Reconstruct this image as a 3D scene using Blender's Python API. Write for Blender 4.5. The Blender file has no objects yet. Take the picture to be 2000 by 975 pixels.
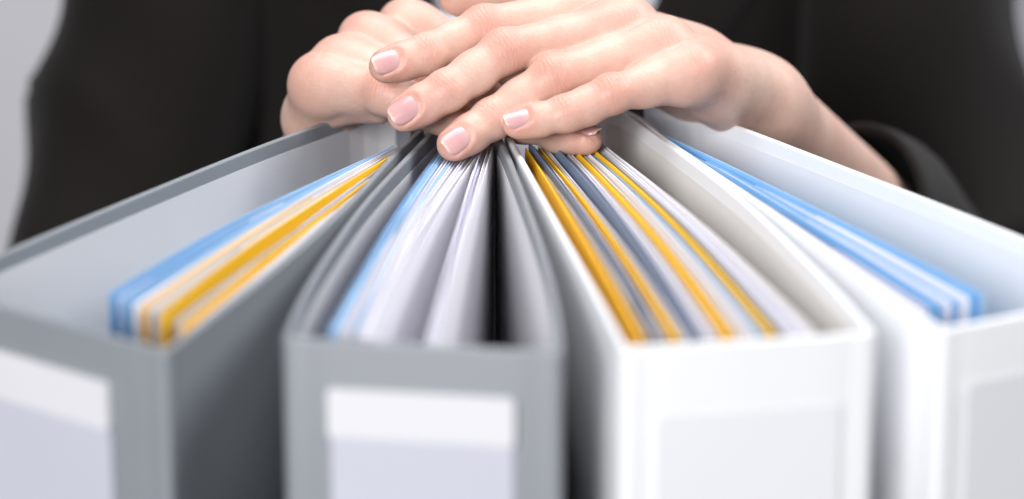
import bpy, bmesh, math, random
import numpy as np
from mathutils import Vector

random.seed(7)
rng = np.random.default_rng(7)
scene = bpy.context.scene

# ------------------------------------------------------------------ camera
F_PX, PITCH = 5500.0, math.radians(14.7)          # 99 mm lens on a 36 mm sensor
CAM = np.array([0.0, 0.0, 0.553])
cam_data = bpy.data.cameras.new('camera')
cam = bpy.data.objects.new('camera', cam_data)
scene.collection.objects.link(cam)
cam.location = CAM
cam.rotation_euler = (math.pi / 2 - PITCH, 0, 0)
cam_data.sensor_width = 36.0
cam_data.lens = 36.0 * F_PX / 2000.0
cam_data.clip_start, cam_data.clip_end = 0.05, 50
cam_data.dof.use_dof = True
cam_data.dof.focus_distance = 1.062
cam_data.dof.aperture_fstop = 4.6
scene.camera = cam

# ------------------------------------------------------------------ light (indoors: soft lamps, no sky, no sun)
world = bpy.data.worlds.new('World')
scene.world = world
world.use_nodes = True
world.node_tree.nodes['Background'].inputs[0].default_value = (0.86, 0.91, 1.0, 1)
world.node_tree.nodes['Background'].inputs[1].default_value = 0.07


def area(name, loc, target, size, power, color, size_y=None):
    l = bpy.data.lights.new(name, 'AREA')
    l.energy, l.size, l.color = power, size, color
    if size_y:
        l.shape, l.size_y = 'RECTANGLE', size_y
    o = bpy.data.objects.new(name, l)
    scene.collection.objects.link(o)
    o.location = loc
    d = Vector(target) - Vector(loc)
    o.rotation_euler = d.to_track_quat('-Z', 'Y').to_euler()
    return o


area('softbox_overhead', (0.0, 1.12, 1.50), (0.0, 0.97, 0.32), 0.9, 11.0, (1.0, 0.99, 0.98))
area('softbox_right', (1.12, 1.15, 1.30), (0.0, 0.98, 0.3), 0.7, 19.0, (0.97, 0.98, 1.0))
area('softbox_front', (-0.72, -1.15, 1.0), (0.0, 0.9, 0.3), 0.8, 73.0, (1.0, 0.99, 0.99))
area('softbox_wall', (0.2, 1.95, 2.4), (0.0, 3.1, 0.2), 1.6, 40.0, (0.97, 0.97, 1.0))

scene.view_settings.view_transform = 'Standard'
scene.view_settings.look = 'None'
scene.view_settings.exposure = 0.0
scene.view_settings.gamma = 1.0
scene.view_settings.use_curve_mapping = False
scene.cycles.use_denoising = True
scene.cycles.max_bounces = 10


# ------------------------------------------------------------------ helpers
def ray(u, v):
    xc, yc = (u - 1000.0) / F_PX, (487.5 - v) / F_PX
    return np.array([xc, math.cos(PITCH) + yc * math.sin(PITCH), -math.sin(PITCH) + yc * math.cos(PITCH)])


def on_z(u, v, z):                                  # point seen at photo pixel (u, v) at height z
    d = ray(u, v)
    return CAM + d * ((z - CAM[2]) / d[2])


def on_y(u, v, y):                                  # the same at distance y
    d = ray(u, v)
    return CAM + d * (y / d[1])


def mesh_obj(name, verts, faces, mat, parent=None, smooth=False, auto=None):
    me = bpy.data.meshes.new(name)
    me.from_pydata([tuple(map(float, v)) for v in verts], [], [tuple(f) for f in faces])
    me.validate()
    bm = bmesh.new()
    bm.from_mesh(me)
    bmesh.ops.recalc_face_normals(bm, faces=bm.faces)
    bm.to_mesh(me)
    bm.free()
    if mat:
        me.materials.append(mat)
    if smooth:
        for p in me.polygons:
            p.use_smooth = True
        if auto is not None:
            me.set_sharp_from_angle(angle=math.radians(auto))
    o = bpy.data.objects.new(name, me)
    scene.collection.objects.link(o)
    if parent:
        o.parent = parent
        o.matrix_parent_inverse = parent.matrix_world.inverted()
    return o


def empty(name, loc, label=None, cat=None, group=None):
    o = bpy.data.objects.new(name, None)
    o.location = loc
    o.empty_display_size = 0.02
    scene.collection.objects.link(o)
    bpy.context.view_layer.update()
    if label:
        o['label'], o['category'] = label, cat
    if group:
        o['group'] = group
    return o


def catmull(pts, n):
    p = np.asarray(pts, float)
    p = np.vstack([2 * p[0] - p[1], p, 2 * p[-1] - p[-2]])
    seg = len(p) - 3
    out = []
    for t in np.linspace(0, seg, n):
        i = min(int(t), seg - 1)
        f = t - i
        a, b, c, d = p[i], p[i + 1], p[i + 2], p[i + 3]
        out.append(0.5 * (2 * b + (c - a) * f + (2 * a - 5 * b + 4 * c - d) * f * f + (3 * b - a - 3 * c + d) * f ** 3))
    return np.array(out)


def resample(p, n):
    p = np.asarray(p, float)
    s = np.concatenate([[0], np.cumsum(np.linalg.norm(np.diff(p, axis=0), axis=1))])
    t = np.linspace(0, s[-1], n)
    return np.stack([np.interp(t, s, p[:, k]) for k in range(p.shape[1])], 1), s[-1]


def plan_normals(p):
    t = np.gradient(p, axis=0)
    t /= np.linalg.norm(t, axis=1)[:, None] + 1e-12
    return np.stack([-t[:, 1], t[:, 0]], 1)         # left of travel


def strip(path, thick, z0, z1, r=0.0, side=1, ztop=None):
    """Upright board: plan path = one face, thickness grown to the left (side=1) or right (-1). r rounds its long edges."""
    p = np.asarray(path)
    nrm = plan_normals(p) * side
    if r > 0:
        prof = []
        for k in range(4):
            a = math.pi / 2 * k / 3
            prof.append((r - r * math.sin(a), 'T', r - r * math.cos(a)))
        # profile: list of (offset across thickness, z)
        pts = []
        for k in range(4):
            a = math.pi / 2 * k / 3
            pts.append((r - r * math.cos(a), 1, -(r - r * math.sin(a))))
        top = pts + [(thick - q[0], 1, q[2]) for q in reversed(pts)]
        pts = [(q[0], 0, -q[2]) for q in top]
        prof = top + list(reversed(pts))
    else:
        prof = [(0, 1, 0), (thick, 1, 0), (thick, 0, 0), (0, 0, 0)]
    m = len(prof)
    V, Fc = [], []
    for i in range(len(p)):
        zt = z1 if ztop is None else ztop[i]
        for off, up, dz in prof:
            q = p[i] + nrm[i] * off
            V.append((q[0], q[1], (zt if up else z0) + dz))
    for i in range(len(p) - 1):
        for k in range(m):
            a, b = i * m + k, i * m + (k + 1) % m
            Fc.append((a, b, b + m, a + m))
    Fc.append(tuple(range(m)))
    Fc.append(tuple((len(p) - 1) * m + k for k in reversed(range(m))))
    return V, Fc


# ------------------------------------------------------------------ materials
def new_mat(name):
    m = bpy.data.materials.new(name)
    m.use_nodes = True
    nt = m.node_tree
    return m, nt, nt.nodes['Principled BSDF']


def node(nt, kind, **kw):
    n = nt.nodes.new(kind)
    for k, v in kw.items():
        if k.startswith('i_'):
            n.inputs[k[2:].replace('_', ' ')].default_value = v
        else:
            setattr(n, k, v)
    return n


def surface(name, color, rough=0.5, var=0.04, scale=60.0, bump=0.0, bscale=900.0, spec=0.5, stretch=(1, 1, 1), coat=0.0):
    m, nt, bs = new_mat(name)
    tc = node(nt, 'ShaderNodeTexCoord')
    mp = node(nt, 'ShaderNodeMapping')
    mp.inputs['Scale'].default_value = stretch
    nt.links.new(tc.outputs['Object'], mp.inputs[0])
    nz = node(nt, 'ShaderNodeTexNoise', i_Scale=scale, i_Detail=5.0)
    nt.links.new(mp.outputs[0], nz.inputs['Vector'])
    mr = node(nt, 'ShaderNodeMapRange')
    mr.inputs[3].default_value, mr.inputs[4].default_value = 1 - var, 1 + var
    nt.links.new(nz.outputs[0], mr.inputs[0])
    mx = node(nt, 'ShaderNodeVectorMath', operation='SCALE')
    mx.inputs[0].default_value = color
    nt.links.new(mr.outputs[0], mx.inputs['Scale'])
    nt.links.new(mx.outputs[0], bs.inputs['Base Color'])
    rr = node(nt, 'ShaderNodeMapRange')
    rr.inputs[3].default_value, rr.inputs[4].default_value = rough - 0.06, rough + 0.06
    nt.links.new(nz.outputs[0], rr.inputs[0])
    nt.links.new(rr.outputs[0], bs.inputs['Roughness'])
    bs.inputs['Specular IOR Level'].default_value = spec
    bs.inputs['Coat Weight'].default_value = coat
    if bump > 0:
        n2 = node(nt, 'ShaderNodeTexNoise', i_Scale=bscale, i_Detail=3.0)
        nt.links.new(mp.outputs[0], n2.inputs['Vector'])
        bp = node(nt, 'ShaderNodeBump', i_Strength=bump, i_Distance=0.0004)
        nt.links.new(n2.outputs[0], bp.inputs['Height'])
        nt.links.new(bp.outputs[0], bs.inputs['Normal'])
    return m


M = {
    'grey': surface('grey_foil', (0.208, 0.226, 0.248), 0.48, 0.04, 40, 0.18, 1400),
    'white': surface('white_foil', (0.74, 0.75, 0.775), 0.45, 0.02, 40, 0.15, 1400),
    'lining_grey': surface('lining_paper', (0.68, 0.675, 0.695), 0.7, 0.03, 30, 0.1, 700),
    'lining_warm': surface('lining_paper_warm', (0.66, 0.645, 0.625), 0.7, 0.03, 30, 0.1, 700),
    'lining_white': surface('lining_paper_white', (0.72, 0.72, 0.75), 0.6, 0.02, 30, 0.1, 700),
    'label_white': surface('label_card', (0.62, 0.62, 0.655), 0.5, 0.015, 30),
    'label_lilac': surface('label_paper', (0.47, 0.48, 0.555), 0.55, 0.02, 20),
    'label_pale': surface('label_paper_pale', (0.735, 0.745, 0.78), 0.45, 0.015, 20),
    'blue': surface('blue_card', (0.19, 0.42, 0.72), 0.6, 0.05, 80, 0.1, 900),
    'light_blue': surface('light_blue_card', (0.36, 0.57, 0.80), 0.6, 0.05, 80, 0.1, 900),
    'slate': surface('slate_blue_card', (0.155, 0.215, 0.34), 0.6, 0.05, 80, 0.1, 900),
    'greyblue': surface('grey_blue_card', (0.44, 0.49, 0.62), 0.6, 0.05, 80, 0.1, 900),
    'yellow': surface('yellow_card', (0.96, 0.54, 0.005), 0.6, 0.05, 80, 0.1, 900),
    'orange': surface('orange_card', (0.96, 0.51, 0.004), 0.6, 0.05, 80, 0.1, 900),
    'beige': surface('beige_card', (0.62, 0.55, 0.48), 0.65, 0.05, 80, 0.1, 900),
    'paper': surface('white_paper', (0.80, 0.79, 0.85), 0.7, 0.03, 120, 0.1, 900),
    'paper_warm': surface('cream_paper', (0.76, 0.73, 0.71), 0.7, 0.03, 120, 0.1, 900),
    'lilac': surface('lilac_paper', (0.58, 0.58, 0.74), 0.7, 0.03, 120, 0.1, 900),
    'black_card': surface('black_card', (0.012, 0.012, 0.016), 0.7, 0.05, 80),
    'table': surface('dark_table', (0.02, 0.019, 0.02), 0.5, 0.2, 12, stretch=(1, 12, 1)),
    'wall': surface('wall_paint', (0.66, 0.65, 0.69), 0.85, 0.02, 1.2, 0.1, 300),
    'metal': surface('nickel', (0.6, 0.6, 0.62), 0.25, 0.02, 60),
}
M['metal'].node_tree.nodes['Principled BSDF'].inputs['Metallic'].default_value = 1.0

# ------------------------------------------------------------------ setting
H = 0.320                                           # height of the binders


def slab(name, lo, hi, mat, bevel=0.0):
    x0, y0, z0 = lo
    x1, y1, z1 = hi
    v = [(x0, y0, z0), (x1, y0, z0), (x1, y1, z0), (x0, y1, z0), (x0, y0, z1), (x1, y0, z1), (x1, y1, z1), (x0, y1, z1)]
    f = [(0, 1, 2, 3), (4, 5, 6, 7), (0, 1, 5, 4), (1, 2, 6, 5), (2, 3, 7, 6), (3, 0, 4, 7)]
    o = mesh_obj(name, v, f, mat)
    if bevel:
        b = o.modifiers.new('bevel', 'BEVEL')
        b.width, b.segments = bevel, 2
    return o


o = slab('table_surface', (-0.8, 0.55, -0.03), (0.8, 1.24, 0.0), M['table'], 0.003)
o['kind'] = 'structure'
o = slab('wall', (-2.6, 3.1, -1.2), (2.6, 3.2, 2.2), M['wall'])
o['kind'] = 'structure'


# ------------------------------------------------------------------ binders
def outline(px):
    return np.array([on_z(u, v, H)[:2] for u, v in px])


def build_binder(name, label, left_px, right_px, shell, lining, sheets, label_kind, bow=0.0):
    """left_px / right_px: outer top edges from the spine corner back to the fore edge."""
    L, lenL = resample(catmull(outline(left_px), 60), 40)
    R, lenR = resample(catmull(outline(right_px), 60), 40)
    base = ((L[0] + R[0]) / 2)
    root = empty(name, (base[0], base[1], 0), label, 'binder', 'binders fanned out on the table')
    T = 0.0024
    # spine strip wraps 5 mm round both corners, with a pressed groove near each side
    sd = R[0] - L[0]
    W = np.linalg.norm(sd)
    sd = sd / W
    fn = np.array([sd[1], -sd[0]])                  # towards the viewer
    tl = (L[1] - L[0]) / np.linalg.norm(L[1] - L[0])
    tr = (R[1] - R[0]) / np.linalg.norm(R[1] - R[0])
    rad = 0.0032
    path = []

    def corner(c, d_in, d_out, n=6):
        a, b = c - d_in * rad, c + d_out * rad
        return [(1 - t) ** 2 * a + 2 * t * (1 - t) * c + t * t * b for t in np.linspace(0, 1, n)]
    path += [L[0] + tl * 0.006]
    path += corner(L[0], -tl, sd)
    for s, dep in ((0.0060, 0), (0.0070, .00015), (0.0078, .0002), (0.0086, .00015), (0.0096, 0)):
        path.append(L[0] + sd * s - fn * dep)
    for s in np.linspace(0.013, W - 0.013, 8):
        path.append(L[0] + sd * s + fn * 0.0006 * math.sin(math.pi * s / W))
    for s, dep in ((0.0096, 0), (0.0086, .00015), (0.0078, .0002), (0.0070, .00015), (0.0060, 0)):
        path.append(R[0] - sd * s - fn * dep)
    path += corner(R[0], sd, tr)
    path += [R[0] + tr * 0.006]
    V, Fc = strip(np.array(path), T, 0.0, H, 0.0008, side=1)
    mesh_obj('spine', V, Fc, shell, root, True, 50)
    # covers with turned-in edge and inner lining
    for P, side, tdir in ((L, -1, tl), (R, 1, tr)):
        s = np.concatenate([[0], np.cumsum(np.linalg.norm(np.diff(P, axis=0), axis=1))])
        t = np.linspace(0.0066, s[-1], 36)
        Q = np.stack([np.interp(t, s, P[:, k]) for k in range(2)], 1)
        # rounded far top corner
        zt = np.full(len(Q), H)
        V, Fc = strip(Q, T, 0.0, H, 0.0009, side=side, ztop=zt)
        c = mesh_obj('cover', V, Fc, shell, root, True, 50)
        t2 = np.linspace(0.012, s[-1] - 0.009, 30)
        Q2 = np.stack([np.interp(t2, s, P[:, k]) for k in range(2)], 1) + plan_normals(np.stack([np.interp(t2, s, P[:, k]) for k in range(2)], 1)) * side * (T + 0.00003)
        V, Fc = strip(Q2, 0.00014, 0.006, H - 0.0058, 0.0, side=side)
        mesh_obj('lining', V, Fc, lining, c)
        # press lines of the hinge, a low ridge on the outside
    # inner face of the spine
    # label
    mid = (L[0] + R[0]) / 2
    if label_kind:
        top, w, mats = label_kind
        def panel(nm, a, b, z0, z1, proud, th, mat, rr=0.0):
            """flat panel on the spine with rounded corners"""
            ring = []
            for cx, cz, a0 in ((b - rr, z1 - rr, 0), (a + rr, z1 - rr, 90), (a + rr, z0 + rr, 180), (b - rr, z0 + rr, 270)):
                for k in range(4):
                    an = math.radians(a0 + 30 * k)
                    ring.append((cx + rr * math.cos(an), cz + rr * math.sin(an)))
            V = []
            for d in (proud, proud + th):
                for x, z in ring:
                    q = mid + sd * x + fn * d
                    V.append((q[0], q[1], z))
            n = len(ring)
            Fc = [tuple(range(n)), tuple(range(n, 2 * n))] + [(i, (i + 1) % n, n + (i + 1) % n, n + i) for i in range(n)]
            return mesh_obj(nm, V, Fc, mat, root)
        hw = w / 2
        if mats == 'strip':
            panel('label_header', -hw, hw, H - top - 0.0150, H - top, 0.0009, 0.0016, M['label_white'], 0.0015)
            panel('label', -hw + 0.0006, hw - 0.0006, 0.05, H - top - 0.0153, 0.0008, 0.0003, M['label_lilac'], 0.0008)
        else:
            panel('label', -hw, hw, 0.05, H - top, 0.0008, 0.0003, M['label_pale'] if mats == 'pale' else M['label_lilac'], 0.0015)
    # sheets and dividers on the rings
    mesh_count = 0
    for sh in sheets:
        (u0, v0), (u1, v1), mat, th, drop, bw = sh
        a, b = on_z(u0, v0, H - drop)[:2], on_z(u1, v1, H - drop)[:2]
        d = b - a
        ln = np.linalg.norm(d)
        d /= ln
        n = np.array([-d[1], d[0]])
        ts = np.linspace(0, 1, 15)
        ph = random.uniform(0, 6.28)
        pts = np.array([a + d * ln * t + n * (bw * math.sin(math.pi * t) + 0.00035 * math.sin(5 * t + ph) * math.sin(math.pi * t)) for t in ts])
        zt = np.array([H - drop + 0.0004 * math.sin(4 * t + ph) for t in ts])
        V, Fc = strip(pts, th, 0.008, H - drop, 0.0, side=1, ztop=zt)
        nm = {'blue': 'blue_divider', 'light_blue': 'light_blue_divider', 'slate': 'slate_blue_divider', 'greyblue': 'grey_blue_divider',
              'yellow': 'yellow_divider', 'orange': 'orange_divider', 'beige': 'beige_divider', 'lilac': 'lilac_sheet',
              'black_card': 'black_divider'}.get(mat, 'paper_sheet')
        mesh_obj(nm, V, Fc, M[mat], root, True, 40)
        mesh_count += 1
    return root, L, R, fn


def fan(n0, n1, f0, f1, cols, th=0.0003, drop=0.003, bow=0.0, jit=0.0008, ext=0.0):
    out = []
    f0, f1 = [tuple(q + (q - p) * ext for p, q in zip(n_, f_)) for n_, f_ in ((n0, f0), (n1, f1))]
    k = len(cols)
    for i, c in enumerate(cols):
        t = i / max(1, k - 1)
        a = (n0[0] + (n1[0] - n0[0]) * t, n0[1] + (n1[1] - n0[1]) * t)
        b = (f0[0] + (f1[0] - f0[0]) * t, f0[1] + (f1[1] - f0[1]) * t)
        out.append((a, b, c, th, drop + random.uniform(-jit, jit), bow))
    return out


# binder 1: grey, at the left
s1 = []
s1 += fan((213, 574), (246, 588), (764, 286), (775, 286), ['light_blue', 'blue', 'blue', 'light_blue', 'paper', 'blue', 'light_blue'], th=.00025, bow=0.004)
s1 += fan((258, 592), (270, 596), (776, 287), (778, 287), ['light_blue', 'paper', 'paper'], bow=0.0035)
s1 += [((283, 601), (780, 288), 'yellow', .0003, .004, .003), ((291, 604), (782, 288), 'paper_warm', .0003, .003, .003),
       ((299, 606), (784, 289), 'greyblue', .0003, .004, .003), ((307, 609), (785, 289), 'paper_warm', .0003, .004, .003)]
s1 += [((320, 613), (786, 289), 'yellow', .0005, .001, .0032), ((334, 622), (790, 290), 'yellow', .0004, .0045, .0015),
       ((344, 628), (793, 290), 'greyblue', .0003, .003, .001), ((352, 632), (795, 290), 'lilac', .0003, .004, .001),
       ((358, 637), (797, 291), 'yellow', .0005, .0025, .001), ((372, 644), (801, 291), 'paper', .0004, .004, .0005),
       ((380, 648), (803, 291), 'paper', .0004, .004, .0)]
build_binder('ring_binder', 'grey binder at the left end of the fan, blue dividers beside yellow and orange ones',
             [(-141, 558), (31, 479), (441, 308), (641, 234), (700, 214), (757, 199), (792, 191)],
             [(325, 688), (500, 558), (611, 468), (700, 384), (778, 298), (828, 252)],
             M['grey'], M['lining_grey'], s1, (0.0135, 0.062, 'strip'))
# binder 2: grey, in the middle
s2 = []
s2 += fan((640, 646), (656, 646), (848, 316), (862, 317), ['slate', 'blue', 'light_blue', 'light_blue', 'light_blue'], ext=.09, bow=0.002)
s2 += fan((664, 648), (684, 648), (865, 317), (877, 318), ['paper', 'paper', 'paper'], ext=.09, bow=0.002)
s2 += fan((690, 640), (694, 640), (881, 316), (884, 316), ['blue', 'light_blue'], ext=.09, bow=0.002)
s2 += fan((698, 655), (730, 662), (889, 318), (926, 318), ['paper'] * 9, th=.0003, ext=.09, bow=0.003, drop=.004, jit=.0015)
s2 += fan((832, 672), (858, 676), (932, 316), (955, 314), ['paper', 'paper', 'lilac', 'paper', 'paper', 'paper', 'paper'], th=.0003, ext=.09, bow=0.001, drop=.004, jit=.0015)
build_binder('ring_binder', 'grey binder full of white paper beneath the fingers, second from the left',
             [(550, 660), (589, 570), (649, 473), (723, 376), (846, 248)],
             [(1102, 689), (1095, 607), (1073, 510), (1035, 399), (991, 287), (976, 262)],
             M['grey'], M['lining_grey'], s2, (0.0138, 0.0555, 'strip'))
# binder 3: white, right of the middle
s3 = [((1252, 656), (1028, 290), 'orange', .0005, .0035, -.001), ((1270, 658), (1036, 298), 'paper_warm', .0003, .006, -.001),
      ((1278, 657), (1039, 298), 'paper_warm', .0003, .006, -.001),
      ((1284, 654), (1034, 276), 'slate', .0004, .003, -.002), ((1302, 656), (1042, 284), 'paper_warm', .0003, .006, -.002),
      ((1322, 656), (1053, 284), 'yellow', .0005, .005, -.002), ((1332, 656), (1058, 284), 'paper_warm', .0003, .006, -.002),
      ((1344, 656), (1062, 284), 'paper', .0003, .006, -.002),
      ((1358, 650), (1076, 276), 'slate', .0004, .003, -.003), ((1374, 654), (1090, 280), 'paper', .0003, .005, -.003),
      ((1388, 654), (1096, 280), 'paper', .0003, .005, -.003), ((1402, 654), (1100, 280), 'paper_warm', .0003, .006, -.003),
      ((1424, 652), (1108, 276), 'yellow', .0005, .004, -.003), ((1446, 654), (1122, 284), 'paper', .0003, .005, -.003),
      ((1462, 654), (1128, 284), 'paper_warm', .0003, .005, -.003), ((1476, 652), (1134, 284), 'paper', .0003, .004, -.003),
      ((1490, 652), (1142, 284), 'light_blue', .0003, .0045, -.003), ((1508, 650), (1150, 280), 'yellow', .0005, .003, -.003),
      ((1532, 652), (1158, 280), 'greyblue', .0003, .004, -.003), ((1546, 652), (1163, 280), 'paper', .0003, .004, -.003),
      ((1562, 652), (1168, 280), 'paper', .0003, .004, -.003), ((1584, 650), (1174, 280), 'paper', .0003, .004, -.003),
      ((1592, 648), (1178, 280), 'paper_warm', .0003, .004, -.003)]
build_binder('ring_binder', 'white binder with a full white spine in view, yellow and slate blue dividers inside',
             [(1212, 681), (1164, 589), (1072, 421), (986, 262)],
             [(1714, 650), (1615, 540), (1439, 376), (1240, 230), (1200, 213), (1166, 204)],
             M['white'], M['lining_warm'], s3, (0.021, 0.056, 'pale'))
# binder 4: white, at the right
s4 = []
for nu, nv, fu, fv, c4, d4 in ((1800, 604, 1332, 296, 'lilac', .005), (1812, 602, 1331, 294, 'paper', .005), (1822, 600, 1329, 292, 'paper', .0045),
                               (1830, 596, 1326, 288, 'blue', .003), (1838, 594, 1325, 286, 'blue', .003), (1848, 592, 1323, 284, 'paper', .0035),
                               (1857, 590, 1321, 282, 'paper', .0035), (1864, 587, 1320, 281, 'blue', .003), (1870, 586, 1319, 280, 'blue', .003),
                               (1881, 583, 1316, 278, 'paper', .003), (1892, 580, 1314, 276, 'paper', .003), (1902, 575, 1310, 273, 'blue', .002),
                               (1911, 572, 1305, 269, 'blue', .002), (1921, 571, 1300, 265, 'light_blue', .002)):
    s4.append(((nu, nv), (fu, fv), c4, .0003, d4, -.001))
build_binder('ring_binder', 'white binder at the right end of the fan, only blue and white sheets inside',
             [(1838, 645), (1590, 474), (1478, 396), (1296, 272), (1245, 230), (1207, 213), (1176, 203)],
             [(2240, 566), (2000, 462), (1700, 343), (1400, 229), (1320, 209), (1262, 203)],
             M['white'], M['lining_white'], s4, (0.018, 0.062, 'pale'))

# ------------------------------------------------------------------ person: implicit body surface, meshed with surface nets
class Field:
    """Sampled distance field on a regular grid; primitives are blended into it inside their own bounding boxes."""
    def __init__(self, lo, hi, h):
        self.lo, self.h = np.array(lo, float), h
        self.n = np.ceil((np.array(hi) - self.lo) / h).astype(int) + 1
        self.f = np.full(self.n, 0.03, np.float32)

    def box(self, pts, m):
        p = np.array(pts)
        a = np.clip(np.floor((p.min(0) - m - self.lo) / self.h).astype(int), 0, self.n - 1)
        b = np.clip(np.ceil((p.max(0) + m - self.lo) / self.h).astype(int) + 1, 1, self.n)
        sl = tuple(slice(i, j) for i, j in zip(a, b))
        ax = [(np.arange(i, j) * self.h + o).astype(np.float32) for i, j, o in zip(a, b, self.lo)]
        return sl, ax


def d_cone(ax, a, b, ra, rb, squash=None):
    """Distance to a round cone a-b; squash = (axis, factor) thins it along a direction."""
    ba = b - a
    L2 = float(ba @ ba) + 1e-12
    X, Y, Z = ax[0][:, None, None] - a[0], ax[1][None, :, None] - a[1], ax[2][None, None, :] - a[2]
    t = np.clip((X * ba[0] + Y * ba[1] + Z * ba[2]) / L2, 0, 1).astype(np.float32)
    dx, dy, dz = X - t * ba[0], Y - t * ba[1], Z - t * ba[2]
    q = dx * dx + dy * dy + dz * dz
    if squash is not None:
        n, fac = squash
        s = dx * n[0] + dy * n[1] + dz * n[2]
        q = q + (fac * fac - 1) * s * s
    return (np.sqrt(q) - (ra + (rb - ra) * t)).astype(np.float32)


def smin(a, b, k):
    h = np.clip(0.5 + 0.5 * (b - a) / k, 0, 1)
    return b + (a - b) * h - k * h * (1 - h)


def surface_nets(f, lo, h, smooth=2):
    ins = f < 0
    s = np.zeros(tuple(n - 1 for n in f.shape), np.int8)
    for i in (0, 1):
        for j in (0, 1):
            for k in (0, 1):
                s += ins[i:f.shape[0] - 1 + i, j:f.shape[1] - 1 + j, k:f.shape[2] - 1 + k]
    cells = np.argwhere((s > 0) & (s < 8))
    idmap = np.full(s.shape, -1, np.int32)
    idmap[tuple(cells.T)] = np.arange(len(cells))
    acc, cnt = np.zeros((len(cells), 3)), np.zeros(len(cells))
    corners = [(i, j, k) for i in (0, 1) for j in (0, 1) for k in (0, 1)]
    val = {c: f[cells[:, 0] + c[0], cells[:, 1] + c[1], cells[:, 2] + c[2]].astype(float) for c in corners}
    for c in corners:
        for ax in range(3):
            if c[ax] == 0:
                d = list(c)
                d[ax] = 1
                d = tuple(d)
                m = (val[c] < 0) != (val[d] < 0)
                t = val[c][m] / (val[c][m] - val[d][m])
                p = np.tile(np.array(c, float), (m.sum(), 1))
                p[:, ax] += t
                acc[m] += p
                cnt[m] += 1
    V = (cells + acc / cnt[:, None]) * h + lo
    faces = []
    for ax in range(3):
        sl0, sl1 = [slice(None)] * 3, [slice(None)] * 3
        sl0[ax], sl1[ax] = slice(0, -1), slice(1, None)
        e = np.argwhere(ins[tuple(sl0)] != ins[tuple(sl1)])
        o1, o2 = (ax + 1) % 3, (ax + 2) % 3
        ok = (e[:, o1] > 0) & (e[:, o2] > 0) & (e[:, o1] < f.shape[o1] - 1) & (e[:, o2] < f.shape[o2] - 1)
        e = e[ok]
        q = []
        for da, db in ((-1, -1), (0, -1), (0, 0), (-1, 0)):
            c = e.copy()
            c[:, o1] += da
            c[:, o2] += db
            q.append(idmap[tuple(c.T)])
        q = np.stack(q, 1)
        flip = ~ins[tuple(e.T)]
        q[flip] = q[flip][:, ::-1]
        faces.append(q)
    Fq = np.vstack(faces)
    Fq = Fq[(Fq >= 0).all(1)]
    for it in range(smooth):
        s_, c_ = np.zeros_like(V), np.zeros(len(V))
        for k in range(4):
            a, b = Fq[:, k], Fq[:, (k + 1) % 4]
            for d in range(3):
                s_[:, d] += np.bincount(a, V[b, d], len(V)) + np.bincount(b, V[a, d], len(V))
            c_ += np.bincount(a, minlength=len(V)) + np.bincount(b, minlength=len(V))
        V = V + 0.5 * (s_ / np.maximum(c_, 1)[:, None] - V)
    return V, Fq


TO_CAM = np.array([0, -math.cos(PITCH), math.sin(PITCH)])
UP_CAM = np.array([0, math.sin(PITCH), math.cos(PITCH)])


def unit(v):
    return v / (np.linalg.norm(v) + 1e-12)


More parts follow.
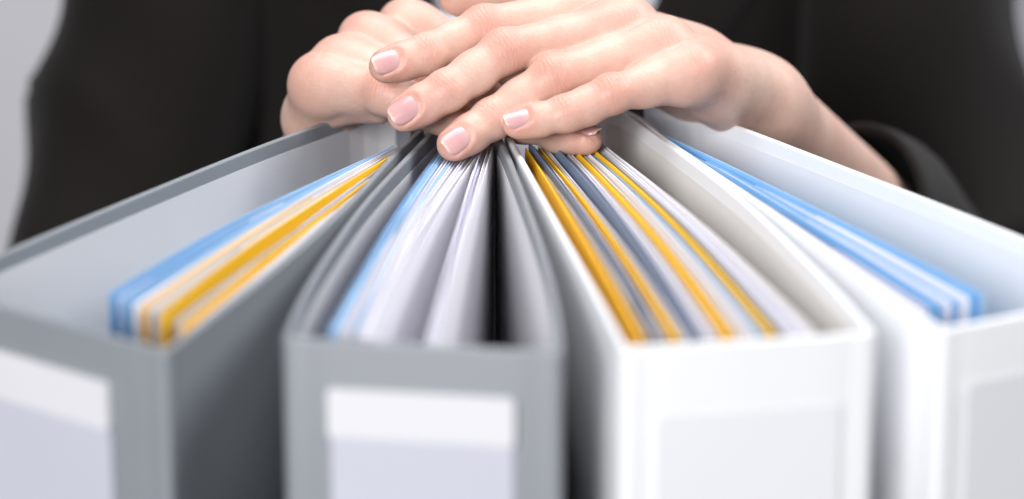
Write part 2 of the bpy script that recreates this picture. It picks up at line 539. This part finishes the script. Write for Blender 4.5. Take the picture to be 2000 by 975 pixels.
class Finger:
    def __init__(self, joints, radii, alpha, nail=True, roll=0.0, nail_w=0.72, nail_len=1.75, curl=0.0):
        self.j = [on_y(*p) for p in joints]         # knuckle, middle joint, end joint, tip
        radii = tuple(q * 0.945 for q in radii)
        self.r = radii
        self.nail, self.nail_w, self.nail_len = nail, nail_w, nail_len
        self.axis = unit(self.j[3] - self.j[2])
        right = np.array([1.0, 0, 0])
        d = math.cos(alpha) * TO_CAM + math.sin(alpha) * UP_CAM + roll * right
        self.dors_raw = unit(d)
        self.dors = unit(d - self.axis * (d @ self.axis))
        self.side = np.cross(self.axis, self.dors)
        self.tipc = self.j[3] - self.axis * radii[3]
        self.curl = curl

    def dorsal(self, ax):
        return unit(self.dors_raw - ax * (self.dors_raw @ ax))

    def field(self, fld, m=0.012):
        sl, ax = fld.box(self.j, m + max(self.r))
        j, r = self.j, self.r
        F = None

        def add(a, b, ra, rb, k, squash=None):
            nonlocal F
            d = d_cone(ax, a, b, ra, rb, squash)
            F = d if F is None else smin(F, d, k)
        for i in range(2):
            axs = unit(j[i + 1] - j[i])
            dn = self.dorsal(axs)
            mid = j[i] * 0.48 + j[i + 1] * 0.52 - dn * 0.0006
            rm = (r[i] * .5 + r[i + 1] * .5) * (0.99 if i else 0.995)
            add(j[i], mid, r[i], rm, 0.003)
            add(mid, j[i + 1], rm, r[i + 1], 0.003)
            # flesh of the palmar side
            pm = mid - dn * rm * 0.22
            add(pm, pm + axs * 0.003, rm * 0.86, rm * 0.84, 0.004)
            # joint: a little wider across, low bump on the back
            sd = np.cross(axs, dn)
            add(j[i + 1] - sd * r[i + 1] * .07, j[i + 1] + sd * r[i + 1] * .07, r[i + 1] * .93, r[i + 1] * .93, 0.003)
        # end joint to tip: pad below, flatter above
        L = np.linalg.norm(self.tipc - j[2])
        mid = j[2] + self.axis * L * 0.55
        add(j[2], mid, r[2], r[3] * 1.06, 0.003, (self.dors, 1.06))
        add(mid, self.tipc, r[3] * 1.06, r[3], 0.003, (self.dors, 1.08))
        pad = j[2] + self.axis * L * 0.68 - self.dors * r[3] * 0.20
        add(pad - self.axis * 0.002, pad + self.axis * 0.002, r[3] * 0.95, r[3] * 0.90, 0.004)
        if self.nail:                               # bed pressed in below the nail, soft fold round it
            X, Y, Z = np.meshgrid(*ax, indexing='ij')
            P = np.stack([X, Y, Z], -1) - self.tipc.astype(np.float32)
            s, d, w = P @ self.axis.astype(np.float32), P @ self.dors.astype(np.float32), P @ self.side.astype(np.float32)
            s0, s1, hw = self.nail_range()
            c, hl = (s0 + s1) / 2, (s1 - s0) / 2
            e = (np.abs((s - c) / hl) ** 3 + np.abs(w / hw) ** 3) ** (1 / 3.)
            up = d > 0
            bed = np.clip((1.10 - e) / 0.14, 0, 1) * up
            fold = np.exp(-((e - 1.22) / 0.13) ** 2) * up * (s < c + hl * 0.55)
            F = F + (0.00060 * bed - 0.00038 * fold).astype(np.float32)
        return sl, F

    def nail_range(self):
        r = self.r[3]
        s1 = r * 0.90
        return s1 - r * self.nail_len * 1.05, s1, r * self.nail_w

    def nail_mesh(self, nm, mat, parent):
        r = self.r[3]
        s0, s1, hw = self.nail_range()
        L = s1 - s0
        nu, nv = 15, 18
        V, uv = [], []
        rc = r * 0.98                               # cross curvature of the plate
        base_top = r * 0.985 / 1.04                # top of the finger above the axis
        for layer in (0, 1):
            for iv in range(nv):
                tv = iv / (nv - 1)
                s = s0 + L * tv
                # outline: rounded cuticle, rounded free edge
                edge = 1.0
                if tv < 0.42:
                    edge = math.sqrt(max(0.0, 1 - ((0.42 - tv) / 0.42) ** 2)) * 0.92 + 0.08
                    edge = 0.16 + 0.84 * edge
                if tv > 0.62:
                    q = (tv - 0.62) / 0.38
                    edge = 0.36 + 0.64 * math.sqrt(max(0.0, 1 - (q * 0.985) ** 2.2))
                for iu in range(nu):
                    a = (iu / (nu - 1) * 2 - 1)
                    w = a * hw * edge
                    # longitudinal profile: sinks at the cuticle, bends down slightly to the free edge
                    hgt = base_top + 0.00022 - 0.00055 * max(0, (0.16 - tv) / 0.16) ** 2 - r * 0.20 * max(0, tv - 0.25) ** 2
                    drop = rc * 1.06 - math.sqrt(max((rc * 1.06) ** 2 - w * w, 0))
                    hgt -= drop + 0.00035 * max(0, (abs(a) - 0.8) / 0.2) ** 2
                    if layer:
                        hgt -= 0.0005
                    p = self.tipc + self.axis * s + self.side * w + self.dors * hgt
                    V.append(p)
                    uv.append(tv)
        n = nu * nv
        Fc = []
        for iv in range(nv - 1):
            for iu in range(nu - 1):
                a = iv * nu + iu
                Fc.append((a, a + 1, a + nu + 1, a + nu))
                Fc.append((n + a, n + a + nu, n + a + nu + 1, n + a + 1))
        loop = [i for i in range(nu)] + [iv * nu + nu - 1 for iv in range(1, nv)] + [(nv - 1) * nu + i for i in range(nu - 2, -1, -1)] + [iv * nu for iv in range(nv - 2, 0, -1)]
        for a, b in zip(loop, loop[1:] + loop[:1]):
            Fc.append((a, b, n + b, n + a))
        o = mesh_obj(nm, V, Fc, mat, parent, True, 60)
        at = o.data.attributes.new('along', 'FLOAT', 'POINT')
        at.data.foreach_set('value', np.array(uv, np.float32))
        return o


def build_hand(fingers, thumb, wrist, elbow, carpal_dir, palm_n, h, fore_len, extra, web):
    """fingers: index, middle, ring, little. palm_n: out of the back of the hand."""
    pts = [p for f in fingers + [thumb] for p in f.j] + [wrist]
    fend = wrist + unit(elbow - wrist) * fore_len
    pts.append(fend)
    P = np.array(pts)
    fld = Field(P.min(0) - 0.035, P.max(0) + 0.035, h)
    # palm
    offs = (0.0135, 0.0050, -0.0030, -0.0060)
    carp = [wrist + carpal_dir * o for o in offs]

    def put(a, b, ra, rb, k, squash=None):
        sl, ax = fld.box([a, b], max(ra, rb) + k + 0.004)
        fld.f[sl] = smin(fld.f[sl], d_cone(ax, a, b, ra, rb, squash), k)
    for f, c in zip(fingers, carp):
        m = f.j[0] - palm_n * 0.0025
        put(c + (carpal_dir * 0.004 if f is fingers[3] and web < 0.003 else 0), m, 0.0122 if f is fingers[3] else 0.0137, f.r[0] * 0.92, 0.010)
    for a, b in zip(fingers[:-1], fingers[1:]):      # transverse bridge between knuckles
        put(a.j[0] - palm_n * 0.006, b.j[0] - palm_n * 0.006, 0.0070, 0.0070, 0.008)
    for f, c in zip(fingers, carp):                  # knuckles and tendons
        put(f.j[0], f.j[0] + unit(f.j[1] - f.j[0]) * 0.004, f.r[0] * .93, f.r[0] * .92, 0.005)
        t0 = f.j[0] + palm_n * (f.r[0] * 0.55)
        t1 = wrist + carpal_dir * ((c - wrist) @ carpal_dir) * 0.5 + palm_n * 0.0105
        put(t0, t1, 0.0036, 0.0030, 0.007)
    # ball of the thumb and heel of the hand
    put(carp[0] - palm_n * 0.006, thumb.j[0], 0.0150, 0.0150, 0.012)
    put(thumb.j[0], thumb.j[1], 0.0150, thumb.r[1], 0.010)
    put((carp[0] + thumb.j[1]) / 2 - palm_n * 0.003, (fingers[0].j[0] * .6 + carp[0] * .4) - palm_n * 0.004, 0.011, 0.010, 0.012)
    heel = fingers[3].j[0] * 0.60 + carp[3] * 0.40 - palm_n * 0.002
    if web < 0.003:
        put(carp[3] + carpal_dir * 0.004, heel, 0.0105, 0.0100, 0.010)
    # wrist and forearm (two bones give it its oval)
    e2 = carpal_dir
    put(wrist + e2 * 0.0095, fend + e2 * 0.012, 0.0180, 0.0250, 0.012)
    put(wrist - e2 * (0.0060 if web < 0.003 else 0.0095), fend - e2 * 0.012, 0.0172, 0.0250, 0.012)
    for a, b, ra, rb, k in extra:
        put(a, b, ra, rb, k)
    palm = fld.f.copy()
    for f in fingers:
        sl, F = f.field(fld)
        G = smin(palm[sl], F, 0.0075)
        fld.f[sl] = smin(fld.f[sl], G, 1e-5 + web * np.clip(palm[sl] / 0.006, 0, 1))
    sl, F = thumb.field(fld)
    fld.f[sl] = np.minimum(fld.f[sl], smin(palm[sl], F, 0.008))
    V, Q = surface_nets(fld.f, fld.lo, h, 3)
    # per-vertex skin data: joint redness, creases across the joints
    red, wr, ws = np.zeros(len(V)), np.zeros(len(V)), np.zeros(len(V))
    for f in fingers + [thumb]:
        for i, (rad, ramt, wamt) in enumerate(((.012, .55, .35), (.0085, .85, 1.0), (.0055, .75, .9), (.009, .85, 0))):
            c = f.j[i] if i < 3 else f.tipc
            ax = unit(f.j[min(i + 1, 3)] - f.j[max(i - 1, 0)])
            dn = f.dorsal(ax)
            c2 = c + dn * f.r[i] * 0.8
            d = np.linalg.norm(V - c2, axis=1)
            red = np.maximum(red, ramt * np.exp(-(d / (rad * 1.15)) ** 2))
            if wamt:
                rel = V - c
                s = rel @ ax
                lat = np.linalg.norm(rel - np.outer(s, ax), axis=1)
                w = 0.6 * wamt * np.exp(-(s / (rad * 0.55)) ** 2) * np.clip((rel @ dn) / f.r[i], 0, 1) * (lat < f.r[i] * 1.5)
                m = w > wr
                wr[m], ws[m] = w[m], s[m]
    return V, Q, red, wr, ws


# left hand of the person (photo right), lying on top
LF = [
    Finger([(1155, 26, 1.086), (945, 54, 1.072), (833, 106, 1.060), (722, 138, 1.052)], (0.0104, 0.0087, 0.0078, 0.0068), 0.30),
    Finger([(1222, 52, 1.072), (985, 101, 1.056), (872, 178, 1.042), (760, 240, 1.035)], (0.0106, 0.0089, 0.0080, 0.0072), 0.30),
    Finger([(1294, 90, 1.064), (1080, 150, 1.049), (960, 233, 1.041), (860, 300, 1.028)], (0.0102, 0.0086, 0.0077, 0.0068), 0.20),
    Finger([(1348, 140, 1.054), (1192, 184, 1.040), (1104, 222, 1.035), (982, 249, 1.030)], (0.0088, 0.0076, 0.0069, 0.0059), 0.62),
]
LT = Finger([(1345, 140, 1.112), (1165, 48, 1.118), (1010, -18, 1.112), (858, -2, 1.102)], (0.0140, 0.0115, 0.0105, 0.0088), 0.9, nail=False)
LW = on_y(1476, 206, 1.122)
LE = np.array([0.228, 1.405, 0.150])
Lr = unit(LF[0].j[0] - LF[3].j[0])
Lf = unit(LF[1].j[0] - LW)
Lc = unit(Lr - Lf * (Lr @ Lf))
Ln = unit(np.cross(Lc, Lf))
if Ln[2] < 0:
    Ln = -Ln
# right hand of the person (photo left), underneath
RF = [
    Finger([(795, 52, 1.125), (965, 118, 1.108), (1080, 168, 1.098), (1175, 200, 1.090)], (0.0104, 0.0087, 0.0078, 0.0068), 0.8, nail=False),
    Finger([(718, 80, 1.110), (880, 152, 1.090), (1020, 240, 1.064), (1172, 280, 1.046)], (0.0106, 0.0089, 0.0080, 0.0070), 0.95, roll=0.25, nail_w=0.62, nail_len=1.6),
    Finger([(668, 125, 1.097), (812, 165, 1.082), (915, 205, 1.072), (995, 240, 1.066)], (0.0104, 0.0088, 0.0080, 0.0070), 0.8, nail=False),
    Finger([(626, 160, 1.089), (755, 182, 1.070), (855, 220, 1.060), (935, 252, 1.056)], (0.0088, 0.0087, 0.0078, 0.0068), 0.7, nail=False),
]
RT = Finger([(650, 290, 1.165), (740, 240, 1.160), (820, 215, 1.150), (890, 205, 1.140)], (0.0140, 0.0115, 0.0100, 0.0086), 0.9, nail=False)
RW = on_y(645, 328, 1.150)
RE = np.array([-0.216, 1.410, 0.115])
Rr = unit(RF[0].j[0] - RF[3].j[0])
Rf = unit(RF[1].j[0] - RW)
Rc = unit(Rr - Rf * (Rr @ Rf))
Rn = unit(np.cross(Rc, Rf))
if Rn @ np.array([-1.0, 0.3, 0.5]) < 0:
    Rn = -Rn

VOX = 0.00072
VL = build_hand(LF, LT, LW, LE, Lc, Ln, VOX, 0.20, [(on_y(1366, 142, 1.064), on_y(1470, 190, 1.108), 0.0114, 0.0145, 0.010)], 0.0012)
VR = build_hand(RF, RT, RW, RE, Rc, Rn, VOX, 0.215, [(on_y(630, 206, 1.097), on_y(742, 211, 1.082), 0.0072, 0.0062, 0.0015), (on_y(621, 176, 1.091), on_y(612, 232, 1.106), 0.0098, 0.0100, 0.012), (on_y(612, 232, 1.106), on_y(640, 300, 1.138), 0.0100, 0.0140, 0.008)], 0.0024)

# arms and trunk under the clothes, coarse
SHL, SHR = np.array([0.190, 1.515, 0.575]), np.array([-0.182, 1.515, 0.575])
fb = Field((-0.33, 1.25, -0.25), (0.37, 1.66, 0.76), 0.006)


def putb(a, b, ra, rb, k=0.03, sq=None):
    a, b = np.array(a, float), np.array(b, float)
    sl, ax = fb.box([a, b], max(ra, rb) + k + 0.01)
    fb.f[sl] = smin(fb.f[sl], d_cone(ax, a, b, ra, rb, sq), k)


for W_, E_, S_ in ((LW, LE, SHL), (RW, RE, SHR)):
    mid_ = S_ * .5 + E_ * .5 + (np.array([-.010, 0, 0]) if W_ is LW else np.array([.020, 0, 0]))
    putb(W_ + unit(E_ - W_) * 0.17, E_, 0.023, 0.027, 0.012)
    putb(E_, mid_, 0.028, 0.034, 0.012)
    putb(mid_, S_, 0.034, 0.040, 0.012)
putb((0.02 - .07, 1.51, -0.18), (0.02 - .07, 1.51, 0.50), 0.078, 0.075, 0.05)
putb((0.02 + .07, 1.51, -0.18), (0.02 + .07, 1.51, 0.50), 0.078, 0.075, 0.05)
putb((0.02, 1.52, 0.5), (0.02, 1.50, 0.72), 0.06, 0.05, 0.04)
Vb, Qb = surface_nets(fb.f, fb.lo, fb.h, 3)

# ---- skin
skin, nt, bs = new_mat('skin')
tc = node(nt, 'ShaderNodeTexCoord')
n1 = node(nt, 'ShaderNodeTexNoise', i_Scale=55.0, i_Detail=4.0)
n2 = node(nt, 'ShaderNodeTexNoise', i_Scale=420.0, i_Detail=4.0)
for n in (n1, n2):
    nt.links.new(tc.outputs['Object'], n.inputs['Vector'])
at_red = node(nt, 'ShaderNodeAttribute', attribute_name='red')
at_wr = node(nt, 'ShaderNodeAttribute', attribute_name='wr')
at_ws = node(nt, 'ShaderNodeAttribute', attribute_name='ws')
mix1 = node(nt, 'ShaderNodeMix', data_type='RGBA')
mix1.inputs[6].default_value = (0.605, 0.42, 0.345, 1)
mix1.inputs[7].default_value = (0.575, 0.355, 0.287, 1)
mr = node(nt, 'ShaderNodeMapRange')
mr.inputs[1].default_value, mr.inputs[2].default_value = 0.35, 0.7
nt.links.new(n1.outputs[0], mr.inputs[0])
nt.links.new(mr.outputs[0], mix1.inputs[0])
mix2 = node(nt, 'ShaderNodeMix', data_type='RGBA')
mix2.inputs[7].default_value = (0.56, 0.255, 0.20, 1)
nt.links.new(mix1.outputs[2], mix2.inputs[6])
mlt = node(nt, 'ShaderNodeMath', operation='MULTIPLY')
mlt.inputs[1].default_value = 1.0
nt.links.new(at_red.outputs['Fac'], mlt.inputs[0])
nt.links.new(mlt.outputs[0], mix2.inputs[0])
n3 = node(nt, 'ShaderNodeTexNoise', i_Scale=230.0, i_Detail=6.0, i_Roughness=0.65)
nt.links.new(tc.outputs['Object'], n3.inputs['Vector'])
mr3 = node(nt, 'ShaderNodeMapRange')
mr3.inputs[1].default_value, mr3.inputs[2].default_value, mr3.inputs[3].default_value, mr3.inputs[4].default_value = 0.3, 0.7, 0.95, 1.04
nt.links.new(n3.outputs[0], mr3.inputs[0])
sc3 = node(nt, 'ShaderNodeVectorMath', operation='SCALE')
nt.links.new(mix2.outputs[2], sc3.inputs[0])
nt.links.new(mr3.outputs[0], sc3.inputs['Scale'])
nt.links.new(sc3.outputs[0], bs.inputs['Base Color'])
bs.inputs['Roughness'].default_value = 0.46
bs.inputs['Specular IOR Level'].default_value = 0.42
bs.inputs['Subsurface Weight'].default_value = 0.2
bs.inputs['Subsurface Radius'].default_value = (1.0, 0.36, 0.2)
bs.inputs['Subsurface Scale'].default_value = 0.0035
# joint creases: irregular lines across the finger
nd = node(nt, 'ShaderNodeTexNoise', i_Scale=260.0, i_Detail=2.0)
nt.links.new(tc.outputs['Object'], nd.inputs['Vector'])
ad = node(nt, 'ShaderNodeMath', operation='MULTIPLY_ADD')
nt.links.new(nd.outputs[0], ad.inputs[0])
ad.inputs[1].default_value = 0.0028
nt.links.new(at_ws.outputs['Fac'], ad.inputs[2])
fr = node(nt, 'ShaderNodeMath', operation='MULTIPLY')
fr.inputs[1].default_value = 6.2832 / 0.0019
nt.links.new(ad.outputs[0], fr.inputs[0])
sn = node(nt, 'ShaderNodeMath', operation='SINE')
nt.links.new(fr.outputs[0], sn.inputs[0])
pw = node(nt, 'ShaderNodeMapRange')
pw.inputs[1].default_value, pw.inputs[2].default_value = -1.0, -0.2
nt.links.new(sn.outputs[0], pw.inputs[0])
mw = node(nt, 'ShaderNodeMath', operation='MULTIPLY')
nt.links.new(pw.outputs[0], mw.inputs[0])
nt.links.new(at_wr.outputs['Fac'], mw.inputs[1])
sm = node(nt, 'ShaderNodeMath', operation='MULTIPLY_ADD')
nv_ = node(nt, 'ShaderNodeTexVoronoi', i_Scale=900.0)
nt.links.new(tc.outputs['Object'], nv_.inputs['Vector'])
sb = node(nt, 'ShaderNodeMath', operation='ADD')
nt.links.new(n2.outputs[0], sb.inputs[0])
nt.links.new(nv_.outputs['Distance'], sb.inputs[1])
nt.links.new(sb.outputs[0], sm.inputs[0])
sm.inputs[1].default_value = 0.28
nt.links.new(mw.outputs[0], sm.inputs[2])
bp = node(nt, 'ShaderNodeBump', i_Strength=0.7, i_Distance=0.0004)
nt.links.new(sm.outputs[0], bp.inputs['Height'])
nt.links.new(bp.outputs[0], bs.inputs['Normal'])

nailm, nt, bs = new_mat('fingernail')
aa = node(nt, 'ShaderNodeAttribute', attribute_name='along')
cr = node(nt, 'ShaderNodeValToRGB')
el = cr.color_ramp.elements
el[0].position, el[0].color = 0.0, (0.68, 0.40, 0.36, 1)
el[1].position, el[1].color = 1.0, (0.68, 0.52, 0.45, 1)
for p_, c_ in ((0.10, (0.56, 0.36, 0.36, 1)), (0.45, (0.54, 0.30, 0.31, 1)), (0.90, (0.57, 0.33, 0.32, 1)), (0.965, (0.64, 0.46, 0.40, 1))):
    e = el.new(p_)
    e.color = c_
nt.links.new(aa.outputs['Fac'], cr.inputs[0])
nt.links.new(cr.outputs[0], bs.inputs['Base Color'])
bs.inputs['Roughness'].default_value = 0.22
bs.inputs['Coat Weight'].default_value = 0.35
bs.inputs['Coat Roughness'].default_value = 0.12
bs.inputs['Subsurface Weight'].default_value = 0.2
bs.inputs['Subsurface Scale'].default_value = 0.002

person = empty('person', (0.02, 1.51, -0.2),
               'person in a black jacket and pale shirt resting folded hands on the binders', 'person')
Vall = np.vstack([VL[0], VR[0], Vb])
Qall = np.vstack([VL[1], VR[1] + len(VL[0]), Qb + len(VL[0]) + len(VR[0])])
me = bpy.data.meshes.new('body')
me.vertices.add(len(Vall))
me.vertices.foreach_set('co', Vall.astype(np.float32).ravel())
me.loops.add(Qall.size)
me.loops.foreach_set('vertex_index', Qall.astype(np.int32).ravel())
me.polygons.add(len(Qall))
me.polygons.foreach_set('loop_start', np.arange(0, Qall.size, 4, dtype=np.int32))
me.polygons.foreach_set('use_smooth', np.ones(len(Qall), bool))
me.update(calc_edges=True)
zb = np.zeros(len(Vb))
for nm_, k_ in (('red', 2), ('wr', 3), ('ws', 4)):
    a_ = me.attributes.new(nm_, 'FLOAT', 'POINT')
    a_.data.foreach_set('value', np.concatenate([VL[k_], VR[k_], zb]).astype(np.float32))
me.materials.append(skin)
body = bpy.data.objects.new('body', me)
scene.collection.objects.link(body)
body.parent = person
body.matrix_parent_inverse = person.matrix_world.inverted()
for f in LF + RF:
    if f.nail:
        f.nail_mesh('fingernail', nailm, body)

# ---- clothes
cloth, nt, bs = new_mat('black_suit_cloth')
tc = node(nt, 'ShaderNodeTexCoord')
nz = node(nt, 'ShaderNodeTexNoise', i_Scale=9.0, i_Detail=4.0)
nt.links.new(tc.outputs['Object'], nz.inputs['Vector'])
cr = node(nt, 'ShaderNodeValToRGB')
cr.color_ramp.elements[0].color, cr.color_ramp.elements[1].color = (0.0060, 0.0050, 0.0047, 1), (0.0105, 0.0083, 0.0076, 1)
nt.links.new(nz.outputs[0], cr.inputs[0])
nt.links.new(cr.outputs[0], bs.inputs['Base Color'])
bs.inputs['Roughness'].default_value = 0.85
bs.inputs['Specular IOR Level'].default_value = 0.15
bs.inputs['Sheen Weight'].default_value = 0.07
wv = node(nt, 'ShaderNodeTexNoise', i_Scale=1500.0, i_Detail=2.0)
nt.links.new(tc.outputs['Object'], wv.inputs['Vector'])
bp = node(nt, 'ShaderNodeBump', i_Strength=0.3, i_Distance=0.0005)
nt.links.new(wv.outputs[0], bp.inputs['Height'])
nt.links.new(bp.outputs[0], bs.inputs['Normal'])
shirtm = surface('pale_shirt_cloth', (0.76, 0.79, 0.88), 0.8, 0.03, 30, 0.2, 1500)

CX, CY = 0.0185, 1.505
ZS = np.array([-0.22, -0.05, 0.10, 0.22, 0.36, 0.50, 0.57, 0.62, 0.66])
AS = np.array([0.200, 0.188, 0.178, 0.176, 0.178, 0.192, 0.175, 0.115, 0.075])
BS = np.array([0.135, 0.125, 0.116, 0.118, 0.124, 0.118, 0.100, 0.080, 0.065])


def prof(z, tab):
    return float(np.interp(z, ZS, tab))


def folds(phi, z, amp):
    return amp * (math.sin(3.1 * phi + 9 * z) * 0.5 + math.sin(7.3 * phi - 17 * z + 1.3) * 0.3 + math.sin(2 * phi + 31 * z) * 0.25)


def half_open(z):
    return float(np.interp(z, [-0.22, 0.20, 0.317, 0.50, 0.66], [0.0, 0.0, 0.057, 0.095, 0.045]))


def torso(nm, mat, parent, inset, amp, phis_of_z, zs, thick, n=72):
    V, Fc = [], []
    rows = len(zs)
    for lay in (0, 1):
        for z in zs:
            p0, p1 = phis_of_z(z)
            a, b = prof(z, AS) - inset - lay * thick, prof(z, BS) - inset - lay * thick
            for i in range(n + 1):
                ph = p0 + (p1 - p0) * i / n
                f = folds(ph, z, amp)
                V.append((CX + (a + f) * math.sin(ph), CY - (b + f) * math.cos(ph), z))
    m = n + 1
    N = rows * m
    for r in range(rows - 1):
        for i in range(n):
            q = r * m + i
            Fc.append((q, q + 1, q + m + 1, q + m))
            Fc.append((N + q, N + q + m, N + q + m + 1, N + q + 1))
        Fc.append((r * m, r * m + m, N + r * m + m, N + r * m))
        q = r * m + n
        Fc.append((q, N + q, N + q + m, q + m))
    for i in range(n):
        Fc.append((i, N + i, N + i + 1, i + 1))
        q = (rows - 1) * m + i
        Fc.append((q, q + 1, N + q + 1, N + q))
    return mesh_obj(nm, V, Fc, mat, parent, True, 50)


zs = np.linspace(-0.22, 0.66, 60)
torso('shirt', shirtm, person, 0.010, 0.0015, lambda z: (0.0, 2 * math.pi), zs, 0.0012)
jacket = torso('jacket', cloth, person, 0.0, 0.008,
               lambda z: (math.asin(min(0.95, half_open(z) / prof(z, AS))) + 0.004, 2 * math.pi - math.asin(min(0.95, half_open(z) / prof(z, AS))) - 0.004), zs, 0.003)
for sg in (1, -1):                                   # lapels, a folded strip proud of the front
    V, Fc = [], []
    lz = np.linspace(0.20, 0.60, 30)
    for lay in (0, 1):
        for z in lz:
            w0 = half_open(z)
            w1 = w0 + float(np.interp(z, [0.20, 0.30, 0.42, 0.60], [0.004, 0.043, 0.07, 0.05]))
            for k in range(7):
                x = w0 + (w1 - w0) * k / 6
                a, b = prof(z, AS), prof(z, BS)
                ph = math.asin(min(0.95, x / a)) * sg
                off = 0.0045 + 0.0035 * math.sin(math.pi * k / 6) + folds(ph, z, 0.008) - lay * 0.003
                V.append((CX + (a + off) * math.sin(ph), CY - (b + off) * math.cos(ph), z))
    N = len(lz) * 7
    for r in range(len(lz) - 1):
        for k in range(6):
            q = r * 7 + k
            Fc.append((q, q + 1, q + 8, q + 7))
            Fc.append((N + q, N + q + 7, N + q + 8, N + q + 1))
        for k in (0, 6):
            q = r * 7 + k
            Fc.append((q, q + 7, N + q + 7, N + q))
    mesh_obj('lapel', V, Fc, cloth, jacket, True, 50)


def sleeve(pts, rad, seed, parent):
    P, L = resample(catmull(pts, 80), 70)
    R_ = np.interp(np.linspace(0, 1, 70), np.linspace(0, 1, len(rad)), rad)
    T = np.gradient(P, axis=0)
    T /= np.linalg.norm(T, axis=1)[:, None]
    up = np.array([0.0, 0.3, 1.0])
    n = 48
    V, Fc = [], []
    rng2 = random.Random(seed)
    ph = [rng2.uniform(0, 6.28) for _ in range(6)]
    rows = []

    def ring(i, shrink, slide=0.0):
        a = unit(np.cross(T[i], up))
        b = np.cross(a, T[i])
        t = i / 69
        el = math.exp(-((t - 0.52) / 0.16) ** 2)     # folds gather at the elbow
        for k in range(n):
            an = 2 * math.pi * k / n
            f = 0.0026 * math.sin(2 * an + 8 * t + ph[0]) + 0.0010 * math.sin(5 * an + 13 * t + ph[1])
            f += el * (0.0085 * (1 - 2 * abs(math.sin(17 * t + 1.6 * math.sin(an + ph[2]) + ph[3]))) * (0.5 + 0.5 * math.cos(an + ph[4])))
            f += 0.0042 * math.sin(21 * t + 1.5 * math.sin(an + ph[5]))
            r = R_[i] - shrink + f
            V.append(P[i] + T[i] * slide + a * r * math.cos(an) + b * r * math.sin(an))
    for i in range(70):
        ring(i, 0)
    ring(69, 0.0008, 0.0012)
    ring(69, 0.0026, 0.0012)
    for i in range(69, 48, -3):
        ring(i, 0.0034)
    m = len(V) // n
    for r in range(m - 1):
        for k in range(n):
            Fc.append((r * n + k, r * n + (k + 1) % n, (r + 1) * n + (k + 1) % n, (r + 1) * n + k))
    return mesh_obj('sleeve', V, Fc, cloth, parent, True, 60)


LCUFF = LW + (LE - LW) * 0.34 + np.array([0, 0, -0.008])
RCUFF = RW + (RE - RW) * 0.47
sleeve([SHL, SHL * .5 + LE * .5 - np.array([.010, .0, 0]), LE, LE * .45 + LCUFF * .55, LCUFF], (0.072, 0.062, 0.059, 0.057, 0.048, 0.038), 3, jacket)
sleeve([SHR, SHR * .5 + RE * .5 + np.array([.020, .0, 0]), RE, RE * .45 + RCUFF * .55, RCUFF], (0.072, 0.062, 0.059, 0.057, 0.051, 0.044), 5, jacket)
